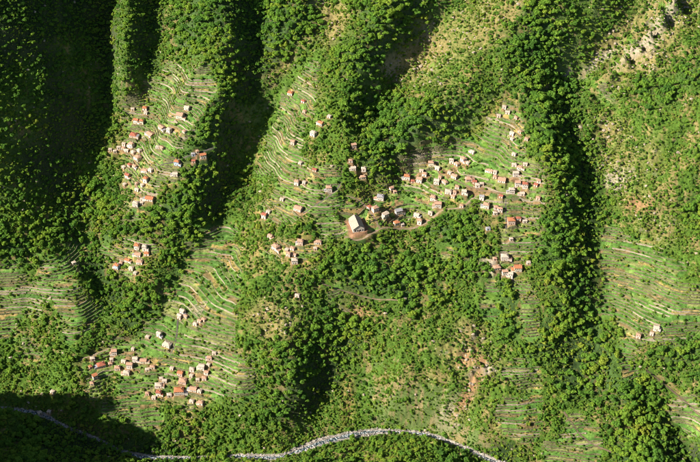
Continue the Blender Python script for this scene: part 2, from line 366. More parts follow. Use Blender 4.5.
def mixc(n, l, mode, fac, a, b):
    m = n.new('ShaderNodeMix'); m.data_type = 'RGBA'; m.blend_type = mode
    for s, v in ((m.inputs[0], fac), (m.inputs[6], a), (m.inputs[7], b)):
        if hasattr(v, 'is_output'): l.new(v, s)
        elif isinstance(v, tuple): s.default_value = (*v, 1)
        else: s.default_value = v
    return m.outputs[2]
def b_ground(nt, n, l, bs):
    at_ = n.new('ShaderNodeAttribute'); at_.attribute_name = 'ground'
    t1 = noise_node(n, l, 0.35, 6, 0.7); r1 = ramp(n, [(0.3, (0.55, 0.58, 0.55)), (0.7, (1.4, 1.35, 1.3))]); l.new(t1.outputs['Fac'], r1.inputs[0])
    c = mixc(n, l, 'MULTIPLY', 1.0, at_.outputs['Color'], r1.outputs[0])
    l.new(c, bs.inputs['Base Color'])
    t2 = noise_node(n, l, 0.9, 4, 0.7); bp = n.new('ShaderNodeBump'); bp.inputs['Strength'].default_value = 0.6; bp.inputs['Distance'].default_value = 0.7
    l.new(t2.outputs['Fac'], bp.inputs['Height']); l.new(bp.outputs[0], bs.inputs['Normal'])
mat('earth', b_ground)
def b_noisy(stops, scale, bump=0.0):
    def f(nt, n, l, bs):
        t = noise_node(n, l, scale, 5, 0.65); r = ramp(n, stops); l.new(t.outputs['Fac'], r.inputs[0]); l.new(r.outputs[0], bs.inputs['Base Color'])
        if bump:
            bp = n.new('ShaderNodeBump'); bp.inputs['Strength'].default_value = 0.7; bp.inputs['Distance'].default_value = bump
            l.new(t.outputs['Fac'], bp.inputs['Height']); l.new(bp.outputs[0], bs.inputs['Normal'])
    return f
mat('drystone', b_noisy([(0.3, (0.16, 0.13, 0.09)), (0.5, (0.33, 0.27, 0.19)), (0.7, (0.46, 0.40, 0.29))], 0.8, 0.2))
mat('overgrown_stone', b_noisy([(0.3, (0.07, 0.09, 0.03)), (0.5, (0.15, 0.145, 0.07)), (0.7, (0.29, 0.245, 0.16))], 0.6, 0.25))
mat('path_earth', b_noisy([(0.3, (0.17, 0.12, 0.075)), (0.7, (0.31, 0.23, 0.155))], 0.5))
mat('path_dark', b_noisy([(0.3, (0.06, 0.055, 0.05)), (0.7, (0.13, 0.11, 0.09))], 0.5))
mat('boulder', b_noisy([(0.3, (0.18, 0.155, 0.14)), (0.7, (0.50, 0.45, 0.41))], 0.3, 0.1))
mat('outcrop', b_noisy([(0.3, (0.22, 0.17, 0.12)), (0.7, (0.48, 0.40, 0.30))], 0.4, 0.1))
mat('bark', b_noisy([(0.3, (0.05, 0.04, 0.03)), (0.7, (0.13, 0.10, 0.07))], 1.5))
def b_leaf(stops):
    def f(nt, n, l, bs):
        oi = n.new('ShaderNodeObjectInfo'); r = ramp(n, stops)
        sn = n.new('ShaderNodeTexNoise'); sn.inputs['Scale'].default_value = 0.022; sn.inputs['Detail'].default_value = 2; l.new(oi.outputs['Location'], sn.inputs['Vector'])
        m1 = n.new('ShaderNodeMath'); m1.operation = 'MULTIPLY_ADD'; m1.inputs[1].default_value = 0.55; l.new(oi.outputs['Random'], m1.inputs[0])
        m2 = n.new('ShaderNodeMath'); m2.operation = 'MULTIPLY_ADD'; m2.inputs[1].default_value = 1.1; m2.inputs[2].default_value = -0.325; l.new(sn.outputs['Fac'], m2.inputs[0]); l.new(m2.outputs[0], m1.inputs[2])
        l.new(m1.outputs[0], r.inputs[0])
        t = noise_node(n, l, 0.9, 2, 0.6); r2 = ramp(n, [(0.3, (0.7, 0.75, 0.7)), (0.7, (1.3, 1.25, 1.2))]); l.new(t.outputs['Fac'], r2.inputs[0])
        c = mixc(n, l, 'MULTIPLY', 1.0, r.outputs[0], r2.outputs[0]); l.new(c, bs.inputs['Base Color'])
        bs.inputs['Roughness'].default_value = 0.7
        tr = n.new('ShaderNodeBsdfTranslucent'); c2 = mixc(n, l, 'MULTIPLY', 1.0, c, (1.3, 1.25, 0.5)); l.new(c2, tr.inputs['Color'])
        ms = n.new('ShaderNodeMixShader'); ms.inputs[0].default_value = 0.36
        l.new(bs.outputs[0], ms.inputs[1]); l.new(tr.outputs[0], ms.inputs[2]); l.new(ms.outputs[0], n['Material Output'].inputs['Surface'])
    return f
mat('tree_leaf', b_leaf([(0.1, (0.085, 0.195, 0.034)), (0.35, (0.14, 0.28, 0.04)), (0.6, (0.20, 0.335, 0.044)), (0.8, (0.26, 0.37, 0.046)), (0.95, (0.32, 0.365, 0.052))]))
mat('shrub_leaf', b_leaf([(0.1, (0.095, 0.185, 0.034)), (0.4, (0.155, 0.27, 0.04)), (0.7, (0.24, 0.32, 0.048)), (0.95, (0.32, 0.30, 0.09))]))
mat('crop_leaf', b_leaf([(0.1, (0.075, 0.18, 0.035)), (0.4, (0.12, 0.265, 0.042)), (0.7, (0.18, 0.28, 0.055)), (0.95, (0.29, 0.25, 0.09))]))
WALLS = {'w': (0.68, 0.58, 0.50), 'c': (0.70, 0.61, 0.46), 'p': (0.62, 0.44, 0.36), 'b': (0.50, 0.58, 0.68)}
ROOFS = {'o': (0.44, 0.17, 0.08), 't': (0.46, 0.27, 0.18), 'l': (0.52, 0.41, 0.32), 'g': (0.30, 0.28, 0.29), 'r': (0.36, 0.12, 0.075)}
for k_, c_ in WALLS.items(): mat('wall_' + k_, b_noisy([(0.3, tuple(v * 0.86 for v in c_)), (0.65, c_)], 0.7))
for k_, c_ in ROOFS.items(): mat('roof_' + k_, b_noisy([(0.3, tuple(v * 0.72 for v in c_)), (0.7, tuple(v * 1.08 for v in c_))], 0.9, 0.05))
mat('roof_sheet', b_noisy([(0.3, (0.32, 0.25, 0.19)), (0.7, (0.46, 0.37, 0.29))], 0.35, 0.05))
mat('glass_dark', lambda nt, n, l, bs: (setattr(bs.inputs['Base Color'], 'default_value', (0.03, 0.035, 0.04, 1)), setattr(bs.inputs['Roughness'], 'default_value', 0.2)))
mat('door_wood', b_noisy([(0.3, (0.10, 0.06, 0.035)), (0.7, (0.18, 0.11, 0.06))], 2.0))
def b_water(nt, n, l, bs):
    t = noise_node(n, l, 0.55, 5, 0.75); r = ramp(n, [(0.52, (0.03, 0.05, 0.06)), (0.60, (0.75, 0.80, 0.82))]); l.new(t.outputs['Fac'], r.inputs[0])
    l.new(r.outputs[0], bs.inputs['Base Color'])
    r3 = ramp(n, [(0.5, (0.08, 0.08, 0.08)), (0.6, (0.7, 0.7, 0.7))]); l.new(t.outputs['Fac'], r3.inputs[0]); l.new(r3.outputs[0], bs.inputs['Roughness'])
    bs.inputs['Specular IOR Level'].default_value = 0.5
    bp = n.new('ShaderNodeBump'); bp.inputs['Strength'].default_value = 0.8; bp.inputs['Distance'].default_value = 0.5
    l.new(t.outputs['Fac'], bp.inputs['Height']); l.new(bp.outputs[0], bs.inputs['Normal'])
mat('river_water', b_water)

def mesh_obj(name, V, F, material, parent=None, smooth=False, loc=None):
    me = bpy.data.meshes.new(name); me.from_pydata([tuple(v) for v in V], [], F); me.update()
    for m in (material if isinstance(material, (list, tuple)) else [material]): me.materials.append(MATS[m])
    if smooth: me.polygons.foreach_set('use_smooth', [True] * len(me.polygons))
    o = bpy.data.objects.new(name, me); COL.objects.link(o)
    if parent: o.parent = parent
    if loc is not None: o.location = loc
    return o
def grid_mesh(name, V, F, C=None, material='earth'):
    me = bpy.data.meshes.new(name)
    me.vertices.add(len(V)); me.vertices.foreach_set('co', np.ascontiguousarray(V, np.float32).ravel())
    me.loops.add(F.size); me.loops.foreach_set('vertex_index', np.ascontiguousarray(F, np.int32).ravel())
    me.polygons.add(len(F)); me.polygons.foreach_set('loop_start', np.arange(0, F.size, 4, dtype=np.int32))
    me.update(calc_edges=True)
    me.polygons.foreach_set('use_smooth', np.ones(len(F), bool))
    if C is not None:
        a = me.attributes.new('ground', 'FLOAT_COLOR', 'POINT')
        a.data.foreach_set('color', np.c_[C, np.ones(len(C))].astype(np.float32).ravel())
    me.materials.append(MATS[material]); return me
def empty(name, loc, rz=0):
    o = bpy.data.objects.new(name, None); o.empty_display_size = 0.5; COL.objects.link(o); o.location = loc; o.rotation_euler = (0, 0, rz); return o
def tag(o, label=None, cat=None, group=None, kind=None):
    if label: o['label'] = label
    if cat: o['category'] = cat
    if group: o['group'] = group
    if kind: o['kind'] = kind
    return o
def ordinal(n):
    return {1: 'first', 2: 'second', 3: 'third', 4: 'fourth', 5: 'fifth', 6: 'sixth', 7: 'seventh', 8: 'eighth', 9: 'ninth', 10: 'tenth'}.get(n) or \
        '%d%s' % (n, {1: 'st', 2: 'nd', 3: 'rd'}.get(n % 10 if n % 100 not in (11, 12, 13) else 0, 'th'))

# ------------------------------------------------------------------ ground colours: what grows or lies there; class D darkened as painted shade
def col(*c): return np.array(c, float)
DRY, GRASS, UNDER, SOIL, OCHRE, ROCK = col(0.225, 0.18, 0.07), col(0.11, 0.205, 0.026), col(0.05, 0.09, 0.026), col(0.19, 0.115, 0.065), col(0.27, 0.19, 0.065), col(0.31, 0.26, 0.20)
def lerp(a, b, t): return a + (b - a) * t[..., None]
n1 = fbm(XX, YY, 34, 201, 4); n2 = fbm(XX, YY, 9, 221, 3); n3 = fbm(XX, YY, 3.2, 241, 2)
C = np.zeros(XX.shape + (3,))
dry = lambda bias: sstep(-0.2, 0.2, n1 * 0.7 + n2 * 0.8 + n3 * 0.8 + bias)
base = [UNDER, GRASS * 0.6, UNDER * 0.5, GRASS * 0.72, DRY, GRASS * 0.9, SOIL * 1.1, GRASS * 0.8]  # class D: undergrowth colour darkened to stand in for ravine shade
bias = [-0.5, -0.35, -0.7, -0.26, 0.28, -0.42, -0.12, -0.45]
alt = [DRY * 0.5, DRY * 0.85, UNDER * 0.6, DRY, GRASS, DRY, OCHRE, DRY]  # class D keeps a dark second tone, shade painted in as well
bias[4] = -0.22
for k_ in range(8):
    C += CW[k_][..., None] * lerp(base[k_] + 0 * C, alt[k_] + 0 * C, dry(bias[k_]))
# bare rock where it is steep, and the landslide scar
zy, zx = np.gradient(Z); steep = np.hypot(zy / np.gradient(GY)[:, None], zx / np.gradient(GX)[None, :])
C = lerp(C, ROCK + 0 * C, sstep(1.4, 1.9, steep + n3 * 0.25) * (1 - TMs) * (0.08 + 0.7 * CW[4] + 0.1 * CW[3]))
PXn = PX + 5 * n1; PYn = PY + 4 * n2
def blob(cx, cy, rx, ry, rot=0):
    dx, dy = PXn - cx, PYn - cy; c_, s_ = math.cos(rot), math.sin(rot)
    return np.clip(1.4 - np.hypot((dx * c_ + dy * s_) / rx, (-dx * s_ + dy * c_) / ry), 0, 1) * (n3 * 0.6 + 0.75).clip(0, 1)
RUST = col(0.33, 0.185, 0.095); PALE = col(0.38, 0.32, 0.25)
THIN = np.zeros(XX.shape)
for cx, cy, rx, ry, am in [(545, 300, 22, 22, 0.6), (530, 330, 22, 16, 0.5), (545, 370, 22, 30, 0.55), (600, 380, 26, 22, 0.45), (570, 400, 26, 20, 0.5), (400, 250, 26, 12, 0.45), (430, 290, 18, 14, 0.5), (355, 305, 18, 12, 0.6), (410, 310, 24, 12, 0.4),
        (400, 120, 26, 10, 0.4), (360, 60, 16, 22, 0.3), (530, 40, 18, 18, 0.35), (300, 330, 20, 18, 0.3), (660, 85, 18, 12, 0.3)]:
    THIN = np.maximum(THIN, am * np.clip(1.5 - np.hypot((PXn - cx) / rx, (PYn - cy) / ry), 0, 1))
BARE = np.zeros(XX.shape)
for cx, cy, rx, ry, rot, c_ in [(432, 48, 52, 11, -0.87, DRY), (490, 32, 36, 15, -0.6, DRY), (512, 8, 24, 8, -0.5, DRY), (300, 44, 50, 6, -0.88, DRY), (612, 40, 48, 8, -0.76, DRY), (600, 60, 22, 6, -0.7, PALE), (658, 44, 54, 11, -0.73, DRY), (672, 58, 22, 7, -0.4, DRY), (345, 14, 22, 8, -0.8, DRY), (610, 130, 14, 12, 0, DRY), (625, 160, 12, 16, 0.3, DRY), (486, 369, 9, 6, 0, PALE), (481, 360, 9, 5, 0, RUST), (472, 383, 6, 22, 0.45, RUST), (463, 402, 5, 18, 0.4, RUST), (466, 355, 14, 8, -0.6, RUST),
        (430, 376, 30, 6, 0, DRY), (360, 312, 12, 9, 0, RUST * 0.95), (262, 312, 18, 12, 0, DRY), (275, 325, 16, 14, 0, DRY), (345, 400, 8, 26, 0, OCHRE),
        (618, 178, 10, 12, 0.4, PALE), (640, 205, 16, 10, 0, RUST), (672, 206, 10, 10, 0, DRY), (496, 268, 14, 10, 0.5, PALE), (640, 50, 30, 8, -0.75, PALE), (632, 62, 22, 7, -0.75, DRY),
        (408, 60, 26, 7, -0.85, DRY), (332, 16, 24, 6, -0.75, DRY), (284, 62, 22, 4, -0.85, DRY), (498, 108, 22, 7, -0.45, OCHRE), (485, 124, 16, 5, -0.5, OCHRE), (562, 78, 12, 4, -0.7, PALE), (205, 352, 14, 10, 0, OCHRE * 0.8),
        (196, 360, 18, 14, 0, OCHRE * 0.8), (155, 178, 24, 10, 0, OCHRE * 0.75), (140, 262, 14, 10, 0, OCHRE * 0.75), (310, 176, 18, 10, 0, OCHRE * 0.9), (285, 212, 20, 9, 0, OCHRE * 0.9), (196, 309, 9, 8, 0, ROCK)]:
    b_ = blob(cx, cy, rx, ry, rot); C = lerp(C, c_ + 0 * C, b_)
    if c_ is DRY or c_ is PALE or c_ is RUST: BARE = np.maximum(BARE, b_)
# crops: one colour for each strip between two walls
uu = 0.86 * XX - 0.5 * YY + 9 * fbm(XX, YY, 60, 19, 2)
PLOT = np.floor(uu / 17.0 + 0.37 * LEVEL).astype(int)
fh = _hash(LEVEL * 31 + PLOT * 7, PLOT * 13 + LEVEL + np.floor(YY / 70).astype(int) * 5, 3)
CROPS = [(0.32, col(0.08, 0.175, 0.034)), (0.60, col(0.115, 0.215, 0.042)), (0.70, col(0.165, 0.22, 0.06)), (0.79, col(0.21, 0.215, 0.08)), (0.88, col(0.23, 0.15, 0.075)), (0.94, col(0.32, 0.23, 0.085)), (1.01, col(0.065, 0.14, 0.03))]
CC = np.zeros_like(C); lo_ = 0
shade = np.where(CW[6] > 0.45, np.clip(fh * 0.72 + 0.30, 0, 1), fh)
for hi_, c_ in CROPS:
    CC[(shade >= lo_) & (shade < hi_)] = c_; lo_ = hi_
CC *= (1 + 0.42 * n3 + 0.3 * n2)[..., None]
fieldk = TMs * sstep(-0.75, -0.35, n1 + n2 * 0.6 + 0.2)
C = lerp(C, CC, fieldk * 0.9)
# river bed gravel
C = lerp(C, lerp(col(0.22, 0.19, 0.165) + 0 * C, col(0.40, 0.35, 0.31) + 0 * C, sstep(-0.3, 0.3, n3)), RIVM)

# level ground for every house, and trodden earth round it
HOUSEM = np.zeros(XX.shape, bool)
for h in houses:
    sl, d = pad(h['x'], h['y'], h['z'], h['W'] / 2, h['D'] / 2, h['rot'], 0.5, 2.6)
    k = (1 - sstep(0.3, 1.9, d + n3[sl] * 1.4)) * 0.85
    C[sl] = lerp(C[sl], SOIL * 1.35 + 0 * C[sl], k); HOUSEM[sl] |= d < 1.6
sl, d = pad(SCHOOL['x'], SCHOOL['y'], SCHOOL['z'], SCHOOL['W'] / 2 + 3, SCHOOL['D'] / 2 + 3, SCHOOL['rot'], 0.5, 9)
C[sl] = lerp(C[sl], col(0.27, 0.15, 0.09) * (1 + 0.35 * n3[sl] + 0.3 * n2[sl])[..., None], 1 - sstep(0.6, 3.0, d + n3[sl] + n2[sl] * 2)); HOUSEM[sl] |= d < 2
PATHS = [('path_dark', 2.4, [(156,168),(170,163.5),(185,157.5),(200,152.5),(213,148)], 'narrow dark lane climbing through the upper-left hamlet'),
 ('path_dark', 1.8, [(303,214),(318,204),(333,193),(342,184)], 'thin dark lane crossing the central terraces'),
 ('path_earth', 2.6, [(344,238),(352,243),(366,239),(378,229),(400,229.5),(417,229),(432,219),(441,211),(462,208.5),(476,196)], 'pale earth track from the long building through the main village'),
 ('path_earth', 2.0, [(380,229),(374,217),(366,208),(358,199),(346,196)], 'reddish earth path curving above the long building'),
 ('path_dark', 1.8, [(507,190),(505,205),(506,220),(506,234)], 'steep dark lane at the east end of the village'),
 ('path_dark', 1.5, [(512,258),(513,272),(513,288)], 'steep dark lane beside the pale clearing'),
 ('path_earth', 2.0, [(322,285),(340,291),(360,296),(378,300),(400,301)], 'reddish footpath through the central woodland'),
 ('path_earth', 2.2, [(646,371),(660,380),(675,394),(690,407),(704,418)], 'pale footpath descending at the lower right'),
 ('path_earth', 2.0, [(564,412),(572,424),(582,438),(596,447),(611,453)], 'pale track edging the lowest right terraces'),
 ('path_earth', 1.6, [(455,180),(466,186),(480,191),(500,194),(520,197)], 'narrow contour path through the village terraces'),
 ('path_dark', 1.6, [(178,320),(177,332),(175.5,345),(170,356)], 'steep dark lane in the lower-left hamlet'),
 ('path_earth', 2.0, [(80,361),(95,355),(112,349)], 'grey footpath west of the lower-left hamlet')]
path_lines = []
for m_, w_, pts, lb in PATHS:
    Q, sl, d = cut_path(at_line(pts), w_); path_lines.append((m_, w_, Q, lb)); HOUSEM[sl] |= d < w_ * 0.5 + 0.6
C = np.clip(C, 0.01, 0.8)

# ------------------------------------------------------------------ the mountainside, with its terraced fields as parts
ny, nx = XX.shape
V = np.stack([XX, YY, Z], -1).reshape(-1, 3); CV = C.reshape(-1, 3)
idx = np.arange(ny * nx).reshape(ny, nx)
F = np.stack([idx[:-1, :-1], idx[:-1, 1:], idx[1:, 1:], idx[1:, :-1]], -1).reshape(-1, 4)
visf = ((PX > -5) & (PX < 705) & (PY > -5) & (PY < 467))
fkey = np.where((TMs > 0.5) & visf & ~HOUSEM, (LEVEL + 2000) * 100000 + (PLOT % 1000) * 100 + (np.floor(YY / 70).astype(int) % 50) * 2 + BIG, -1)[:-1, :-1].ravel()
ks, cnt = np.unique(fkey[fkey >= 0], return_counts=True)
top = ks[np.argsort(-cnt)][:300]; top = top[[cnt[np.searchsorted(ks, t)] >= 40 for t in top]]
infield = np.isin(fkey, top)
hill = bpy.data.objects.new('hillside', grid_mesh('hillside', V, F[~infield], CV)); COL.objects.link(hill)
tag(hill, 'steep green mountainside cut by dark ravines and terraces', None, None, 'structure')
order = np.argsort(fkey[infield], kind='stable'); FF = F[infield][order]; KK = fkey[infield][order]
cuts = np.r_[0, np.nonzero(np.diff(KK))[0] + 1, len(KK)]
for a_, b_ in zip(cuts[:-1], cuts[1:]):
    f_ = FF[a_:b_]; u_, inv = np.unique(f_, return_inverse=True)
    o = bpy.data.objects.new('terrace_field', grid_mesh('terrace_field', V[u_], inv.reshape(-1, 4), CV[u_])); COL.objects.link(o); o.parent = hill

for m_, w_, Q, lb in path_lines:
    T = np.gradient(Q[:, :2], axis=0); T /= np.linalg.norm(T, axis=1, keepdims=True) + 1e-9; nn = np.stack([-T[:, 1], T[:, 0]], 1)
    ww = w_ * 0.5 * (1 + 0.25 * np.sin(np.arange(len(Q)) * 0.9))[:, None]
    L_, R_ = Q[:, :2] + nn * ww, Q[:, :2] - nn * ww
    zt = Q[:, 2] + 0.14
    VV = np.concatenate([np.c_[L_, zt], np.c_[R_, zt], np.c_[L_, zt - 0.5], np.c_[R_, zt - 0.5]]); n_ = len(Q); fs = []
    for i in range(n_ - 1):
        fs += [(i, n_ + i, n_ + i + 1, i + 1), (2 * n_ + i, i, i + 1, 2 * n_ + i + 1), (n_ + i, 3 * n_ + i, 3 * n_ + i + 1, n_ + i + 1)]
    tag(mesh_obj('footpath', VV, fs, m_), lb, None, None, 'structure')

# ------------------------------------------------------------------ zones, for telling alike things apart in their labels
ZONES = [(45, 50, 'in the dark top-left ravine'), (125, 45, 'on the narrow lit rib at top left'), (195, 30, 'on the wooded crest at top left'), (15, 130, 'on the half-lit slope at the left edge'),
 (190, 90, 'above the upper-left hamlet'), (110, 190, 'left of the upper-left hamlet'), (205, 185, 'right of the upper-left hamlet'), (30, 230, 'on the wooded left edge'), (120, 300, 'below the small hamlet on the left spur'),
 (55, 300, 'around the curved lower-left terraces'), (40, 380, 'left of the lower-left hamlet'), (150, 425, 'between the lower-left hamlet and the river'), (130, 355, 'above the lower-left hamlet'), (230, 410, 'below the striped lower terraces'),
 (285, 370, 'on the wooded spur right of the lower-left hamlet'), (245, 270, 'on the grassy slope left of centre'), (300, 25, 'on the wooded wedge beside the top ravine'), (300, 120, 'around the upper central terraces'), (375, 50, 'in the steep wood at top centre'),
 (440, 40, 'on the dry slope at top centre'), (380, 140, 'in the wood above the main village'), (330, 200, 'left of the long building'), (450, 222, 'in the copse under the main village'), (500, 45, 'in the wood right of the dry top slope'),
 (535, 65, 'in the wood at the head of the right ravine'), (545, 160, 'right of the main village'), (610, 30, 'on the dry ribs at top right'), (670, 95, 'in the round wood at right'), (630, 160, 'on the scrub right of the deep ravine'), (680, 210, 'at the right edge above the terraces'),
 (365, 270, 'in the central woodland'), (420, 300, 'in the lower central woodland'), (540, 240, 'below the east end of the village'), (500, 310, 'below the pale clearing'), (550, 310, 'left of the deep right ravine'), (590, 360, 'at the foot of the deep right ravine'),
 (620, 270, 'around the steep right terraces'), (690, 340, 'at the right edge below the terraces'), (640, 400, 'in the lower-right wood'), (580, 430, 'around the lowest right terraces'), (400, 400, 'on the scrub above the river bend'), (340, 400, 'by the shadowed gully above the river'), (380, 450, 'on the near river bank'), (480, 380, 'around the rusty landslide scar'), (20, 440, 'in the shaded bottom-left corner'), (690, 450, 'in the bottom-right corner')]
ZXY = np.array([(a, b) for a, b, c in ZONES], float)
def zone_of(px, py): return np.argmin((np.asarray(px)[:, None] - ZXY[:, 0]) ** 2 + (np.asarray(py)[:, None] - ZXY[:, 1]) ** 2, 1)
def zone_labels(px, py, desc, noun):
    z = zone_of(px, py); out = [None] * len(px)
    for k_ in range(len(ZONES)):
        m = [i for i in range(len(px)) if z[i] == k_]
        m.sort(key=lambda i: px[i])
        for r_, i in enumerate(m):
            out[i] = ('%s %s' % (desc[i], ZONES[k_][2])) if len(m) == 1 else ('%s, %s from left %s' % (desc[i], ordinal(r_ + 1), ZONES[k_][2]))
    return out

# ------------------------------------------------------------------ dry-stone terrace walls along the steps
XC, YC, ZC = GX[::2], GY[::2], ZS[::2, ::2]
MC = (TMs[::2, ::2] > 0.45) & visf[::2, ::2]; BC = BIG[::2, ::2]
def contours(s, region):
    t = ZC / s - 0.92; out = []
    cm = MC & region; cm = cm[:-1, :-1]
    lo = np.floor(t[MC & region].min()) if (MC & region).any() else 0; hi = np.ceil(t[MC & region].max()) if (MC & region).any() else 0
    for L_ in np.arange(lo, hi + 1):
        v = t - L_; sgn = v > 0
        mixd = (sgn[:-1, :-1] != sgn[:-1, 1:]) | (sgn[:-1, :-1] != sgn[1:, :-1]) | (sgn[:-1, :-1] != sgn[1:, 1:])
        js, is_ = np.nonzero(mixd & cm)
        adj = {}; pos = {}
        for j, i in zip(js, is_):
            es = []
            for (j0, i0, j1, i1, key) in ((j, i, j, i + 1, (j, i, 0)), (j + 1, i, j + 1, i + 1, (j + 1, i, 0)), (j, i, j + 1, i, (j, i, 1)), (j, i + 1, j + 1, i + 1, (j, i + 1, 1))):
                if sgn[j0, i0] != sgn[j1, i1]:
                    if key not in pos:
                        f = v[j0, i0] / (v[j0, i0] - v[j1, i1]); pos[key] = (XC[i0] + (XC[i1] - XC[i0]) * f, YC[j0] + (YC[j1] - YC[j0]) * f)
                    es.append(key)
            for a, b in ((es[0], es[1]),) + (((es[2], es[3]),) if len(es) == 4 else ()):
                adj.setdefault(a, []).append(b); adj.setdefault(b, []).append(a)
        seen = set()
        for start in sorted(adj, key=lambda e: len(adj[e])):
            if start in seen: continue
            ch = [start]; seen.add(start); cur = start
            while True:
                nxt = [e for e in adj[cur] if e not in seen]
                if not nxt: break
                cur = nxt[0]; seen.add(cur); ch.append(cur)
            if len(ch) > 6: out.append(np.array([pos[e] for e in ch]))
    return out
walls = []
for s_, reg in ((STEPS[0], BC), (STEPS[1], ~BC)):
    for ch in contours(s_, reg):
        Q = smooth_line(resample(ch, 1.7), 5); i = 0
        while i < len(Q) - 5:
            n_ = int(rng.integers(9, 26)); seg = Q[i:i + n_ + 1]; i += n_ + (1 if rng.random() < 0.5 else 0)
            if len(seg) < 6 or rng.random() < 0.14: continue
            T = np.gradient(seg, axis=0); T /= np.linalg.norm(T, axis=1, keepdims=True) + 1e-9; nn = np.stack([-T[:, 1], T[:, 0]], 1)
            if np.mean(ground(seg[:, 0] + nn[:, 0] * 2, seg[:, 1] + nn[:, 1] * 2) - ground(seg[:, 0] - nn[:, 0] * 2, seg[:, 1] - nn[:, 1] * 2)) > 0: nn = -nn
            zl = ground(*(seg + nn * 1.1).T); zu = ground(*(seg - nn * 1.1).T)
            ok = (zu - zl) > s_ * 0.34
            if ok.mean() < 0.7: continue
            zu = np.where(ok, zu, np.minimum(zu, zl + 0.4))
            walls.append((seg, nn, zl, zu))
def wall_mesh(seg, nn, zl, zu):
    n_ = len(seg); j = rng.normal(0, 0.10, (n_, 2))
    top = zu + 0.12 + rng.normal(0, 0.10, n_); o_ = seg.mean(0); z0 = zl.min()
    rows = [np.c_[seg + nn * (0.55 + j[:, :1]) - o_, zl - 0.5 - z0], np.c_[seg + nn * (0.28 + j[:, 1:]) - o_, top - z0], np.c_[seg - nn * 0.28 - o_, top - 0.05 - z0], np.c_[seg - nn * 0.45 - o_, zl - 0.5 - z0]]
    VV = np.stack(rows, 1).reshape(-1, 3); fs = []
    for i in range(n_ - 1):
        for r_ in range(3): fs.append((i * 4 + r_, i * 4 + 4 + r_, i * 4 + 5 + r_, i * 4 + r_ + 1))
    fs += [(0, 1, 2, 3), tuple((n_ - 1) * 4 + r_ for r_ in (3, 2, 1, 0))]
    return VV, fs, (o_[0], o_[1], z0)
wl_ = [np.linalg.norm(w[0][-1] - w[0][0]) for w in walls]
worder = np.argsort(-np.array(wl_))
wtop = [walls[i] for i in worder[:300]]; wrest = [walls[i] for i in worder[300:]]
wm = np.array([w[0].mean(0) for w in wtop]); wpx, wpy = project(wm[:, 0], wm[:, 1], ground(wm[:, 0], wm[:, 1]))
wdesc = [('mossy' if rng.random() < 0.62 else 'pale') + (' long' if np.linalg.norm(w[0][-1] - w[0][0]) > 34 else ' low') + ' stone terrace wall' for w in wtop]
for w, lb in zip(wtop, zone_labels(wpx, wpy, wdesc, 'wall')):
    VV, fs, o_ = wall_mesh(*w); tag(mesh_obj('terrace_wall', VV, fs, 'overgrown_stone' if 'mossy' in lb else 'drystone', loc=o_), lb, 'wall', 'dry-stone terrace walls')
if wrest:
    AV, AF, k0 = [], [], 0
    for w in wrest:
        VV, fs, o_ = wall_mesh(*w); AV.append(VV + np.array(o_)); AF += [tuple(i + k0 for i in f) for f in fs]; k0 += len(VV)
    tag(mesh_obj('terrace_wall_remnants', np.concatenate(AV), AF, 'overgrown_stone'), 'short broken lengths of dry-stone terrace wall across the slope', 'wall', None, 'stuff')
print('walls', len(walls))

# ------------------------------------------------------------------ houses
def box(x0, x1, y0, y1, z0, z1):
    return [(x0, y0, z0), (x1, y0, z0), (x1, y1, z0), (x0, y1, z0), (x0, y0, z1), (x1, y0, z1), (x1, y1, z1), (x0, y1, z1)], [(0, 3, 2, 1), (4, 5, 6, 7), (0, 1, 5, 4), (1, 2, 6, 5), (2, 3, 7, 6), (3, 0, 4, 7)]
def roof_shape(W, D, H, rise, hip, ov=0.35, th=0.16):
    w, d = W / 2 + ov, D / 2 + ov; r = max(0.0, w - hip) if hip else w
    e = H - ov * rise / (D / 2)
    Vv = [(-w, -d, e), (w, -d, e), (w, d, e), (-w, d, e), (-r, 0, H + rise), (r, 0, H + rise)]
    Vv += [(x, y, z + th) for x, y, z in Vv]
    up = [(6, 7, 11, 10), (7, 8, 11), (8, 9, 10, 11), (9, 6, 10)]; dn = [(0, 4, 5, 1), (1, 5, 2), (2, 5, 4, 3), (3, 4, 0)]
    side = [(0, 1, 7, 6), (1, 2, 8, 7), (2, 3, 9, 8), (3, 0, 6, 9)]
    return Vv, up + dn + side
def gable_walls(W, D, H, rise, gable):
    w, d, z0 = W / 2, D / 2, -1.2
    Vv = [(-w, -d, z0), (w, -d, z0), (w, d, z0), (-w, d, z0), (-w, -d, H), (w, -d, H), (w, d, H), (-w, d, H)]
    Ff = [(0, 3, 2, 1), (0, 1, 5, 4), (2, 3, 7, 6)]
    if gable:
        Vv += [(-w, 0, H + rise - 0.02), (w, 0, H + rise - 0.02)]; Ff += [(1, 2, 6, 9, 5), (3, 0, 4, 8, 7), (4, 5, 9, 8), (6, 7, 8, 9)]
    else: Ff += [(1, 2, 6, 5), (3, 0, 4, 7), (4, 5, 6, 7)]
    return Vv, Ff
def panel(name, parent, x, y, z, w, h, side, m):
    """a window or door set 4 cm proud of a wall; side: front, left or right"""
    t = 0.05
    b = box(-w / 2, w / 2, -t, t * 0.2, 0, h) if side == 'front' else box(-t if side == 'left' else -t * 0.2, t * 0.2 if side == 'left' else t, -w / 2, w / 2, 0, h)
    return mesh_obj(name, b[0], b[1], m, parent, loc=(x, y, z))
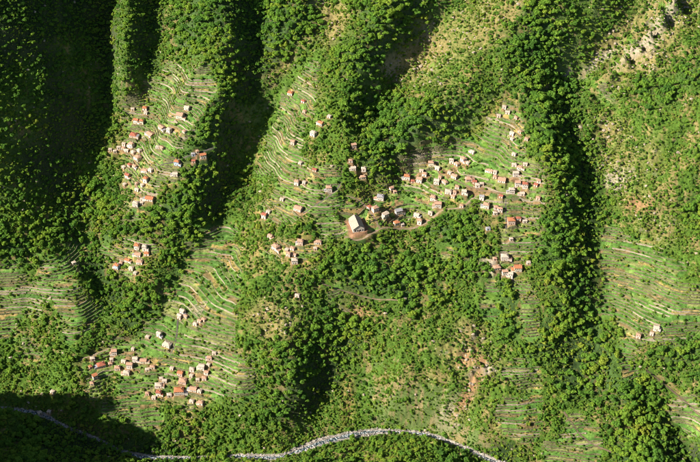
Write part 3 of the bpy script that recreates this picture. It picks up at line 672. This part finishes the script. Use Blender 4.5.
def house(h, label, group):
    W, D, H = h['W'], h['D'], h['H']; e = empty('house', (h['x'], h['y'], h['z']), h['rot'])
    tag(e, label, 'house', group)
    flat = h['roof'] == 'l' and h['W'] < 4.3
    rise = 0.35 if flat else D * 0.5 * random.uniform(0.38, 0.5); gable = (not flat) and random.random() < 0.4
    mesh_obj('wall', *gable_walls(W, D, H, rise, gable), 'wall_' + h['wall'], e)
    rf = mesh_obj('roof', *roof_shape(W, D, H, rise, 0 if gable else min(D / 2, W * 0.42)), 'roof_' + h['roof'], e)
    if W > 5: mesh_obj('chimney', *box(-0.3, 0.3, -0.3, 0.3, 0, 1.1), 'wall_' + h['wall'], rf, loc=(W * 0.28, D * 0.12, H + rise * 0.62))
    if W > 5.0 and random.random() < 0.65:
        aw, ad, ah, sd = W * random.uniform(0.32, 0.5), D * random.uniform(0.5, 0.8), 2.3, random.choice((-1, 1)); yo = -D / 2 + ad / 2 + 0.15
        x0, x1 = (W / 2, W / 2 + aw) if sd > 0 else (-W / 2 - aw, -W / 2)
        mesh_obj('annex', *box(x0, x1, yo - ad / 2, yo + ad / 2, -1.5, ah), 'wall_' + random.choice((h['wall'], 'c')), e)
        if sd < 0: a_, b_ = ah + 0.05, ah + 0.6
        else: a_, b_ = ah + 0.6, ah + 0.05
        rv = [(x0 - 0.2 * (sd < 0), yo - ad / 2 - 0.2, a_), (x1 + 0.2 * (sd > 0), yo - ad / 2 - 0.2, b_), (x1 + 0.2 * (sd > 0), yo + ad / 2 + 0.2, b_), (x0 - 0.2 * (sd < 0), yo + ad / 2 + 0.2, a_)]
        rv = [(x, y, ah - 0.02) for x, y, z in rv] + rv
        mesh_obj('annex_roof', rv, [(0, 3, 2, 1), (4, 5, 6, 7), (0, 1, 5, 4), (1, 2, 6, 5), (2, 3, 7, 6), (3, 0, 4, 7)], 'roof_' + random.choice(('g', 't', h['roof'])), e)
    storeys = 2 if H > 4 else 1
    nw = max(1, int((W - 1.6) / 1.9))
    for s in range(storeys):
        z = 0.95 + 2.55 * s
        for k in range(nw + (1 if s else 0)):
            x = -W / 2 + (k + (0.5 if s else 1.0) + 0.0) * W / (nw + 1)
            if s == 0 and k == nw // 2:
                panel('door', e, x, -D / 2, 0.02, 0.95, 2.05, 'front', 'door_wood'); continue
            panel('window', e, x, -D / 2, z, 0.85, 1.1, 'front', 'glass_dark')
        if D > 3.6: panel('window', e, -W / 2, 0, z, 0.8, 1.05, 'left', 'glass_dark'); panel('window', e, W / 2, 0, z, 0.8, 1.05, 'right', 'glass_dark')
    return e
wname = {'w': 'white', 'c': 'cream', 'p': 'pink', 'b': 'blue-grey'}; rname = {'o': 'orange tiled', 't': 'faded tile', 'l': 'pale', 'g': 'grey', 'r': 'red'}
SOLO = {(53, 392.6): 'lone white house with pale roof on the green slope above the shaded river', (40, 412.5): 'tiny cream house, left of two beside the shaded river', (49.5, 412): 'tiny cream house, right of two beside the shaded river',
        (297.3, 296.2): 'lone tiny white house at the upper edge of the central woodland', (74, 262.5): 'lone tiny white house on the curved terraces of the left spur'}
for key, (place, _) in HAM.items():
    hs = [h for h in houses if h['ham'] == key]; named = sorted([h for h in hs if (h['px'], h['py']) not in SOLO], key=lambda h: h['px'])
    for h in hs:
        if (h['px'], h['py']) in SOLO: lb = SOLO[(h['px'], h['py'])]
        else: lb = '%s house, %s roof, %s from left in %s' % (wname[h['wall']], rname[h['roof']], ordinal(named.index(h) + 1), place)
        house(h, lb, 'houses on the mountainside')
# the long building
S = SCHOOL; e = empty('long_building', (S['x'], S['y'], S['z']), S['rot'])
tag(e, 'long cream building with pitched roof on a red earth platform', 'building')
W, D, H, rise = S['W'], S['D'], S['H'], 4.4
w, d = W / 2, D / 2
mesh_obj('wall', [(-w, -d, -1.5), (w, -d, -1.5), (w, d, -1.5), (-w, d, -1.5), (-w, -d, H), (w, -d, H), (w, d, H), (-w, d, H), (0, -d, H + rise), (0, d, H + rise)],
         [(0, 3, 2, 1), (0, 1, 5, 8, 4), (2, 3, 7, 9, 6), (1, 2, 6, 5), (3, 0, 4, 7), (4, 8, 9, 7), (8, 5, 6, 9)], 'wall_w', e)
ov = 0.5
for sgn in (-1, 1):
    zE = H - ov * rise / w
    a = [(sgn * (w + ov), -d - ov, zE), (sgn * (w + ov), d + ov, zE), (0, d + ov, H + rise), (0, -d - ov, H + rise)]
    a += [(x, y, z + 0.22) for x, y, z in a]
    mesh_obj('roof_slope', a, [(0, 1, 2, 3), (7, 6, 5, 4), (0, 4, 5, 1), (1, 5, 6, 2), (2, 6, 7, 3), (3, 7, 4, 0)], 'roof_sheet', e)
for k in range(4): panel('window', e, -w + 2.3 + k * 2.8, -d, 1.2, 1.5, 1.7, 'front', 'glass_dark')
panel('door', e, 0.45, -d, 0.02, 1.1, 2.2, 'front', 'door_wood')
for k in range(6):
    panel('window', e, -w, -d + 2 + k * 3.0, 1.2, 1.6, 1.7, 'left', 'glass_dark'); panel('window', e, w, -d + 2 + k * 3.0, 1.2, 1.6, 1.7, 'right', 'glass_dark')

# ------------------------------------------------------------------ vegetation
def ico(r, c, sub=0):
    t = (1 + 5 ** 0.5) / 2; vs = [(-1, t, 0), (1, t, 0), (-1, -t, 0), (1, -t, 0), (0, -1, t), (0, 1, t), (0, -1, -t), (0, 1, -t), (t, 0, -1), (t, 0, 1), (-t, 0, -1), (-t, 0, 1)]
    fs = [(0, 11, 5), (0, 5, 1), (0, 1, 7), (0, 7, 10), (0, 10, 11), (1, 5, 9), (5, 11, 4), (11, 10, 2), (10, 7, 6), (7, 1, 8), (3, 9, 4), (3, 4, 2), (3, 2, 6), (3, 6, 8), (3, 8, 9), (4, 9, 5), (2, 4, 11), (6, 2, 10), (8, 6, 7), (9, 8, 1)]
    v = np.array(vs) / math.sqrt(1 + t * t) * r; return v + np.array(c), fs
def crown_mesh(name, R, HH, zc, nl, ncards, size, m, seed):
    g = np.random.default_rng(seed); lobes = []
    for k in range(nl):
        a = g.uniform(0, 2 * math.pi); q = g.uniform(0.25, 0.85) if k else 0.1; zz = g.uniform(-0.55, 0.75)
        q *= math.sqrt(max(0.1, 1 - zz * zz * 0.8))
        lobes.append((np.array([q * R * math.cos(a), q * R * math.sin(a), zc + zz * HH * 0.62]), R * g.uniform(0.22, 0.50)))
    Vv, Ff = [], []
    for c, r in lobes:
        v, f = ico(r * 0.78, c); v = v + g.normal(0, r * 0.07, v.shape); k0 = len(Vv); Vv += v.tolist(); Ff += [tuple(i + k0 for i in t) for t in f]
    made = 0; tries = 0
    while made < ncards and tries < ncards * 6:
        tries += 1
        c, r = lobes[int(g.integers(0, nl))]; n = g.normal(size=3); n /= np.linalg.norm(n)
        if n[2] < -0.5: continue
        p = c + n * r * g.uniform(0.84, 1.12)
        if any(np.linalg.norm(p - c2) < r2 * 0.8 for c2, r2 in lobes): continue
        n2 = n + g.normal(0, 0.55, 3); n2 /= np.linalg.norm(n2)
        t = np.cross(n2, g.normal(size=3)); t /= np.linalg.norm(t) + 1e-9; b = np.cross(n2, t)
        s = size * g.uniform(0.6, 1.25); k0 = len(Vv)
        Vv += [(p + t * s * 0.62).tolist(), (p + b * s * 0.38 + n2 * s * 0.1).tolist(), (p - t * s * 0.5).tolist(), (p - b * s * 0.42 + n2 * s * 0.05).tolist()]
        Ff.append((k0, k0 + 1, k0 + 2, k0 + 3)); made += 1
    me = bpy.data.meshes.new(name); me.from_pydata([tuple(v) for v in Vv], [], Ff); me.update(); me.materials.append(MATS[m]); return me, lobes
def tube(P, R, sides=6):
    Vv, Ff = [], []
    for (x, y, z), r in zip(P, R):
        for k in range(sides): a = 2 * math.pi * k / sides; Vv.append((x + r * math.cos(a), y + r * math.sin(a), z))
    for i in range(len(P) - 1):
        for k in range(sides): Ff.append((i * sides + k, i * sides + (k + 1) % sides, (i + 1) * sides + (k + 1) % sides, (i + 1) * sides + k))
    return Vv, Ff
def trunk_mesh(name, h, r, lobes, seed):
    g = random.Random(seed); Vv, Ff = [], []
    ch = [[(0, 0, -1.5), (0.1, 0, h * 0.4), (0.15, 0.1, h)], [r * 1.3, r, r * 0.55]]
    parts = [ch]
    for c, rr in lobes[1:6]: parts.append([[(0.08, 0, h * g.uniform(0.45, 0.85)), (c[0] * 0.55, c[1] * 0.55, (h + c[2]) * 0.5), tuple(c)], [r * 0.5, r * 0.35, r * 0.12]])
    for P, R in parts:
        v, f = tube(P, R); k0 = len(Vv); Vv += v; Ff += [tuple(i + k0 for i in t) for t in f]
    me = bpy.data.meshes.new(name); me.from_pydata(Vv, [], Ff); me.update(); me.materials.append(MATS['bark']); return me
TREES = []      # (crown mesh, trunk mesh)
for k in range(7):
    me, lb = crown_mesh('crown', 4.0, 2.6 + 0.6 * (k % 3), 4.2, 7 + k, 420, 1.15, 'tree_leaf', 100 + k); TREES.append((me, trunk_mesh('trunk', 4.0, 0.32, lb, k)))
for k in range(2):
    me, lb = crown_mesh('crown', 2.7, 5.2, 5.8, 11, 340, 1.15, 'tree_leaf', 140 + k); TREES.append((me, trunk_mesh('trunk', 5.0, 0.28, lb, 20 + k)))
SHRUBS = [crown_mesh('foliage', 1.25, 0.8, 0.65, 5, 80, 0.62, 'shrub_leaf', 200 + k)[0] for k in range(5)]
def proto_collection(name, meshes):
    c = bpy.data.collections.new(name)
    for k, ms in enumerate(meshes):
        if isinstance(ms, tuple):
            vs, fs, mi = [], [], []; me = bpy.data.meshes.new(name)
            for q_, m in enumerate(ms):
                k0 = len(vs); vs += [v.co[:] for v in m.vertices]; fs += [tuple(i + k0 for i in p.vertices) for p in m.polygons]; mi += [q_] * len(m.polygons)
            me.from_pydata(vs, [], fs); me.update()
            for m in ms: me.materials.append(m.materials[0])
            me.polygons.foreach_set('material_index', mi)
        else: me = ms
        c.objects.link(bpy.data.objects.new('%s_%02d' % (name, k), me))
    return c
def scatter(name, P, rot, scl, pid, coll, label, cat):
    me = bpy.data.meshes.new(name); me.from_pydata([tuple(p) for p in P], [], [])
    for nm, ty, arr in (('rz', 'FLOAT', rot), ('pid', 'INT', pid)):
        a = me.attributes.new(nm, ty, 'POINT'); a.data.foreach_set('value', np.asarray(arr))
    a = me.attributes.new('scl', 'FLOAT_VECTOR', 'POINT'); a.data.foreach_set('vector', np.asarray(scl, np.float32).ravel())
    o = bpy.data.objects.new(name, me); COL.objects.link(o)
    ng = bpy.data.node_groups.new(name, 'GeometryNodeTree'); n = ng.nodes; l = ng.links
    ng.interface.new_socket('Geometry', in_out='INPUT', socket_type='NodeSocketGeometry'); ng.interface.new_socket('Geometry', in_out='OUTPUT', socket_type='NodeSocketGeometry')
    gi, go = n.new('NodeGroupInput'), n.new('NodeGroupOutput'); ip = n.new('GeometryNodeInstanceOnPoints'); ci = n.new('GeometryNodeCollectionInfo')
    ci.inputs['Collection'].default_value = coll; ci.inputs['Separate Children'].default_value = True; ci.inputs['Reset Children'].default_value = True
    def named(nm, ty):
        a = n.new('GeometryNodeInputNamedAttribute'); a.data_type = ty; a.inputs['Name'].default_value = nm; return a.outputs[0]
    cx = n.new('ShaderNodeCombineXYZ'); l.new(named('rz', 'FLOAT'), cx.inputs['Z'])
    ip.inputs['Pick Instance'].default_value = True
    l.new(gi.outputs[0], ip.inputs['Points']); l.new(ci.outputs[0], ip.inputs['Instance']); l.new(named('pid', 'INT'), ip.inputs['Instance Index'])
    l.new(cx.outputs[0], ip.inputs['Rotation']); l.new(named('scl', 'FLOAT_VECTOR'), ip.inputs['Scale']); l.new(ip.outputs[0], go.inputs[0])
    o.modifiers.new('scatter', 'NODES').node_group = ng
    return tag(o, label, cat, None, 'stuff')

def jitter_points(sp, seed):
    g = np.random.default_rng(seed); x = np.arange(-500, 500, sp); y = np.arange(-262, 345, sp); a, b = np.meshgrid(x, y)
    a = a + (np.arange(len(y)) % 2)[:, None] * sp * 0.5
    return (a + g.uniform(-0.42, 0.42, a.shape) * sp).ravel(), (b + g.uniform(-0.42, 0.42, b.shape) * sp).ravel(), g
STEEP = np.hypot(*[q_ for q_ in np.gradient(ZS, GY, GX)]); STEEP[1:-1, 1:-1] = 0.2 * (STEEP[1:-1, 1:-1] + STEEP[:-2, 1:-1] + STEEP[2:, 1:-1] + STEEP[1:-1, :-2] + STEEP[1:-1, 2:])
HMf = HOUSEM.astype(float); RVf = RIVM
def place(sp, seed, prob, margin=60, clump=(0.62, 0.9, 22), bare=0.5, thin=0.0):
    x, y, g = jitter_points(sp, seed); z = ground(x, y); px, py = project(x, y, z)
    cw = cover(px, py); p = sum(cw[k] * prob[k] for k in range(8)) * (clump[0] + clump[1] * (0.6 * vnoise(x, y, clump[2], 300 + seed) + 0.4 * vnoise(x, y, clump[2] * 0.4, 330 + seed)))
    p = p * np.clip(bilerp(GX, GY, STEEP, x, y) / 0.85, 0.9, 2.2)
    p = p * (1 - bare * np.clip(bilerp(GX, GY, BARE, x, y) * 1.3, 0, 1)) * (1 - thin * bilerp(GX, GY, THIN, x, y))
    ok = (px > -margin) & (px < 700 + margin) & (py > -margin) & (py < 462 + margin * 1.6) & (g.random(len(x)) < p)
    ok &= (bilerp(GX, GY, HMf, x, y) < 0.05) & (bilerp(GX, GY, RVf, x, y) < 0.7)
    return x[ok], y[ok], z[ok], px[ok], py[ok], cw[:, ok], g
#            F     M     D     S     B     T     V     G
tx, ty, tz, tpx, tpy, tcw, g = place(4.4, 1, [0.95, 0.6, 0.8, 0.34, 0.16, 0.13, 0.16, 0.4], clump=(0.1, 1.8, 20), thin=1.0)
R_ = (0.60 + 0.62 * g.random(len(tx)) ** 1.5) * (0.72 + 0.38 * tcw[0] + 0.1 * tcw[1] - 0.2 * tcw[5] - 0.25 * tcw[6] - 0.2 * tcw[3] - 0.2 * tcw[4] - 0.1 * tcw[2])
far_house = bilerp(GX, GY, HMf, tx + 3, ty) + bilerp(GX, GY, HMf, tx - 3, ty) + bilerp(GX, GY, HMf, tx, ty + 3)
R_ = np.where(far_house > 0, np.minimum(R_, 0.5), R_)
R_ = np.where(g.random(len(tx)) < 0.22, R_ * g.uniform(0.45, 0.75, len(tx)), R_)
tid = g.integers(0, 9, len(tx)); tid = np.where((tid > 6) & (g.random(len(tx)) < 0.5), g.integers(0, 7, len(tx)), tid)
trot = g.uniform(0, 6.28, len(tx)); tsc = np.stack([R_ * g.uniform(0.9, 1.12, len(tx)), R_ * g.uniform(0.9, 1.12, len(tx)), R_ * g.uniform(0.65, 1.05, len(tx))], 1)
inside = (tpx > 6) & (tpx < 694) & (tpy > 6) & (tpy < 456)
rank = np.argsort(-(R_ * (tid < 7) + R_ * 0.85 * (tid >= 7)) * inside)[:300]
tdesc = ['tall narrow tree' if tid[i] > 6 else ('large broad-crowned tree' if R_[i] > np.median(R_[rank]) else 'large round-crowned tree') for i in rank]
for i, lb in zip(rank, zone_labels(tpx[rank], tpy[rank], tdesc, 'large tree')):
    e = empty('tree', (tx[i], ty[i], tz[i]), trot[i]); e.scale = tuple(tsc[i]); tag(e, lb, 'tree', 'large trees on the mountainside')
    for nm, me in zip(('crown', 'trunk'), TREES[tid[i]]):
        o = bpy.data.objects.new(nm, me); COL.objects.link(o); o.parent = e
rest = np.ones(len(tx), bool); rest[rank] = False
g = np.random.default_rng(77); ex = g.uniform(-600, -395, 420); ey = g.uniform(-330, -185, 420); ez = ground(ex, ey); es = g.uniform(0.7, 1.35, 420)  # unseen trees added off-frame at left to break up the hill's shadow edge
WP = np.concatenate([np.stack([tx, ty, tz], 1)[rest], np.stack([ex, ey, ez], 1)]); WR = np.r_[trot[rest], g.uniform(0, 6.28, 420)]; WS = np.concatenate([tsc[rest], np.stack([es] * 3, 1)]); WI = np.r_[tid[rest], g.integers(0, 7, 420)]
scatter('woodland', WP, WR, WS, WI, proto_collection('tree_kinds', TREES), 'dense green woodland of smaller trees across the mountainside', 'woodland')
# shrubs
sx_, sy_, sz_, spx, spy, scw, g = place(2.2, 2, [0.6, 0.95, 0.6, 1.1, 0.5, 0.18, 0.30, 1.1], clump=(-0.1, 2.4, 16))
SR = (0.5 + 1.25 * g.random(len(sx_)) ** 2.2) * (1 + 0.25 * scw[4] + 0.15 * scw[1])
sid = g.integers(0, 5, len(sx_)); srot = g.uniform(0, 6.28, len(sx_)); ssc = np.stack([SR, SR * g.uniform(0.8, 1.2, len(SR)), SR * g.uniform(0.75, 1.2, len(SR))], 1)
inside = (spx > 6) & (spx < 694) & (spy > 6) & (spy < 456) & ((scw[4] + scw[3]) > 0.5)
srank = np.argsort(-SR * inside)[:300]
for i, lb in zip(srank, zone_labels(spx[srank], spy[srank], ['low rounded shrub'] * 300, 'big shrub')):
    tag(o := bpy.data.objects.new('shrub', SHRUBS[sid[i]]), lb, 'shrub', 'rounded shrubs on the open slopes'); COL.objects.link(o)
    o.location = (sx_[i], sy_[i], sz_[i]); o.rotation_euler = (0, 0, srot[i]); o.scale = tuple(ssc[i])
rest = np.ones(len(sx_), bool); rest[srank] = False
scatter('scrub', np.stack([sx_, sy_, sz_], 1)[rest], srot[rest], ssc[rest], sid[rest], proto_collection('shrub_kinds', SHRUBS), 'low green and straw-coloured scrub covering the slopes', 'scrub')
# crop plants standing on the terraces
TUFTS = [crown_mesh('plant', 0.62, 0.42, 0.32, 3, 22, 0.42, 'crop_leaf', 300 + k)[0] for k in range(4)]
cx_, cy_, cz_, cpx, cpy, ccw, g = place(1.5, 9, [0.08, 0.4, 0.08, 0.8, 0.4, 0.75, 0.55, 0.8], margin=4, clump=(-0.5, 2.4, 13), bare=0.4)
n_ = len(cx_); cs = 0.45 + 0.8 * g.random(n_) ** 2
scatter('crops', np.stack([cx_, cy_, cz_], 1), g.uniform(0, 6.28, n_), np.stack([cs, cs, cs], 1), g.integers(0, 4, n_), proto_collection('crop_kinds', TUFTS), 'small leafy crops and tall grass on terraces and open slopes', 'crops')
print('crops', n_)
print('trees', len(tx), 'shrubs', len(sx_))

# ------------------------------------------------------------------ rocks on the dry slopes and boulders in the river
def rock_mesh(name, m, seed):
    g = np.random.default_rng(seed); v, f = ico(1.0, (0, 0, 0)); v = v * g.uniform(0.65, 1.15, (len(v), 1)) * np.array([1, 0.8, 0.62])
    me = bpy.data.meshes.new(name); me.from_pydata([tuple(p) for p in v], [], f); me.update(); me.materials.append(MATS[m]); return me
ROCKS = [rock_mesh('rock', 'outcrop', 40 + k) for k in range(4)]; BOULD = [rock_mesh('boulder', 'boulder', 60 + k) for k in range(5)]
x, y, z, px, py, cw, g = place(4.2, 5, [0, 0.06, 0.05, 0.10, 0.6, 0, 0.03, 0], bare=-2.0, clump=(-0.4, 2.6, 14))
n_ = len(x); s_ = 0.5 + 2.0 * g.random(n_) ** 3
scatter('rock_outcrops', np.stack([x, y, z], 1), g.uniform(0, 6.28, n_), np.stack([s_, s_ * 1.4, s_ * 1.15], 1), g.integers(0, 4, n_), proto_collection('rock_kinds', ROCKS), 'pale rocks scattered over the dry slopes', 'rocks')
Q = resample(RVs, 0.55); Q = Q[(Q[:, 0] > -420) & (Q[:, 0] < 330)]
g = np.random.default_rng(5); bx, by, bs_ = [], [], []
T = np.gradient(Q[:, :2], axis=0); T /= np.linalg.norm(T, axis=1, keepdims=True); nn = np.stack([-T[:, 1], T[:, 0]], 1)
wq = bilerp(GX, GY, rw, Q[:, 0], Q[:, 1])
for rep in range(3):
    off = g.normal(0, 0.55, len(Q)).clip(-1.15, 1.15) * wq; P2 = Q[:, :2] + nn * off[:, None]
    bx.append(P2[:, 0]); by.append(P2[:, 1]); bs_.append((0.55 + 0.45 * sstep(-150, -90, Q[:, 0])) * (0.25 + 1.15 * g.random(len(Q)) ** 3) * (0.6 + 0.6 * np.abs(off) / wq))
bx, by, bs_ = np.concatenate(bx), np.concatenate(by), np.concatenate(bs_); n_ = len(bx)
scatter('river_boulders', np.stack([bx, by, ground(bx, by) + 0.15], 1), g.uniform(0, 6.28, n_), np.stack([bs_, bs_ * 1.15, bs_ * 1.1], 1), g.integers(0, 5, n_), proto_collection('boulder_kinds', BOULD), 'pale boulders strewn along the river bed', 'boulders')
# the stony fan plot, ribbed with low walls
fc = at(np.array([199.0]), np.array([319.0]))[0]; fe = empty('stone_fan_plot', (fc[0], fc[1], float(ground(fc[0], fc[1]))))
tag(fe, 'pale fan-shaped plot ribbed with low stone walls above the lower-left hamlet', 'plot')
def rib(pts, name):
    n_ = len(pts); T = np.gradient(pts, axis=0); T /= np.linalg.norm(T, axis=1, keepdims=True) + 1e-9; q = np.stack([-T[:, 1], T[:, 0]], 1) * 0.4
    zg = ground(pts[:, 0], pts[:, 1]) - fe.location[2]; pl = pts - fc[:2]
    VV = np.stack([np.c_[pl + q * 1.2, zg - 0.9], np.c_[pl + q, zg + 0.55 + rng.normal(0, 0.15, n_)], np.c_[pl - q, zg + 0.5], np.c_[pl - q * 1.2, zg - 0.9]], 1).reshape(-1, 3); fs = []
    for i in range(n_ - 1):
        for k in range(3): fs.append((i * 4 + k, i * 4 + 4 + k, i * 4 + 5 + k, i * 4 + k + 1))
    fs += [(0, 1, 2, 3), tuple((n_ - 1) * 4 + k for k in (3, 2, 1, 0))]
    mesh_obj(name, VV, fs, 'drystone', fe)
for rr in (4.5, 6.8, 8.7, 11.2, 13.1, 15.4, 17.3):
    a_ = np.linspace(math.radians(62), math.radians(128), int(rr * 1.2) + 3); rib(fc[:2] + (rr + rng.normal(0, 0.22, len(a_)))[:, None] * np.stack([np.cos(a_), np.sin(a_)], 1), 'arc_wall')
for ad in (60, 130):
    t_ = np.linspace(2.5, 17.5, 12)[:, None]; rib(fc[:2] + t_ * np.array([[math.cos(math.radians(ad)), math.sin(math.radians(ad))]]), 'spoke_wall')
bc = at(np.array([406.0]), np.array([449.0]))[0]; o = bpy.data.objects.new('boulder', BOULD[1]); COL.objects.link(o); o.location = (bc[0], bc[1], float(ground(bc[0], bc[1])) + 1.0); o.scale = (3.4, 2.2, 2.4)
tag(o, 'large pale boulder alone on the green near bank below the river bend', 'boulder')
# water, narrow and braided within the bed
Q = resample(RVs, 2.0); T = np.gradient(Q[:, :2], axis=0); T /= np.linalg.norm(T, axis=1, keepdims=True); nn = np.stack([-T[:, 1], T[:, 0]], 1)
wq = bilerp(GX, GY, rw, Q[:, 0], Q[:, 1]); Q[:, :2] += nn * (wq * 0.35 * np.sin(np.arange(len(Q)) * 0.12 + 1.5 * np.sin(np.arange(len(Q)) * 0.05)))[:, None]; wq = wq * (0.5 + 0.45 * sstep(-100, -150, Q[:, 0])); VV, fs = [], []
for i in range(len(Q)):
    for k in range(5): VV.append((*(Q[i, :2] + nn[i] * wq[i] * (k / 2 - 1)), Q[i, 2] - 0.28))
for i in range(len(Q) - 1):
    for k in range(4): fs.append((i * 5 + k, i * 5 + k + 1, i * 5 + k + 6, i * 5 + k + 5))
tag(mesh_obj('river', VV, fs, 'river_water', smooth=True), 'shallow rushing river along the valley floor', None, None, 'structure')
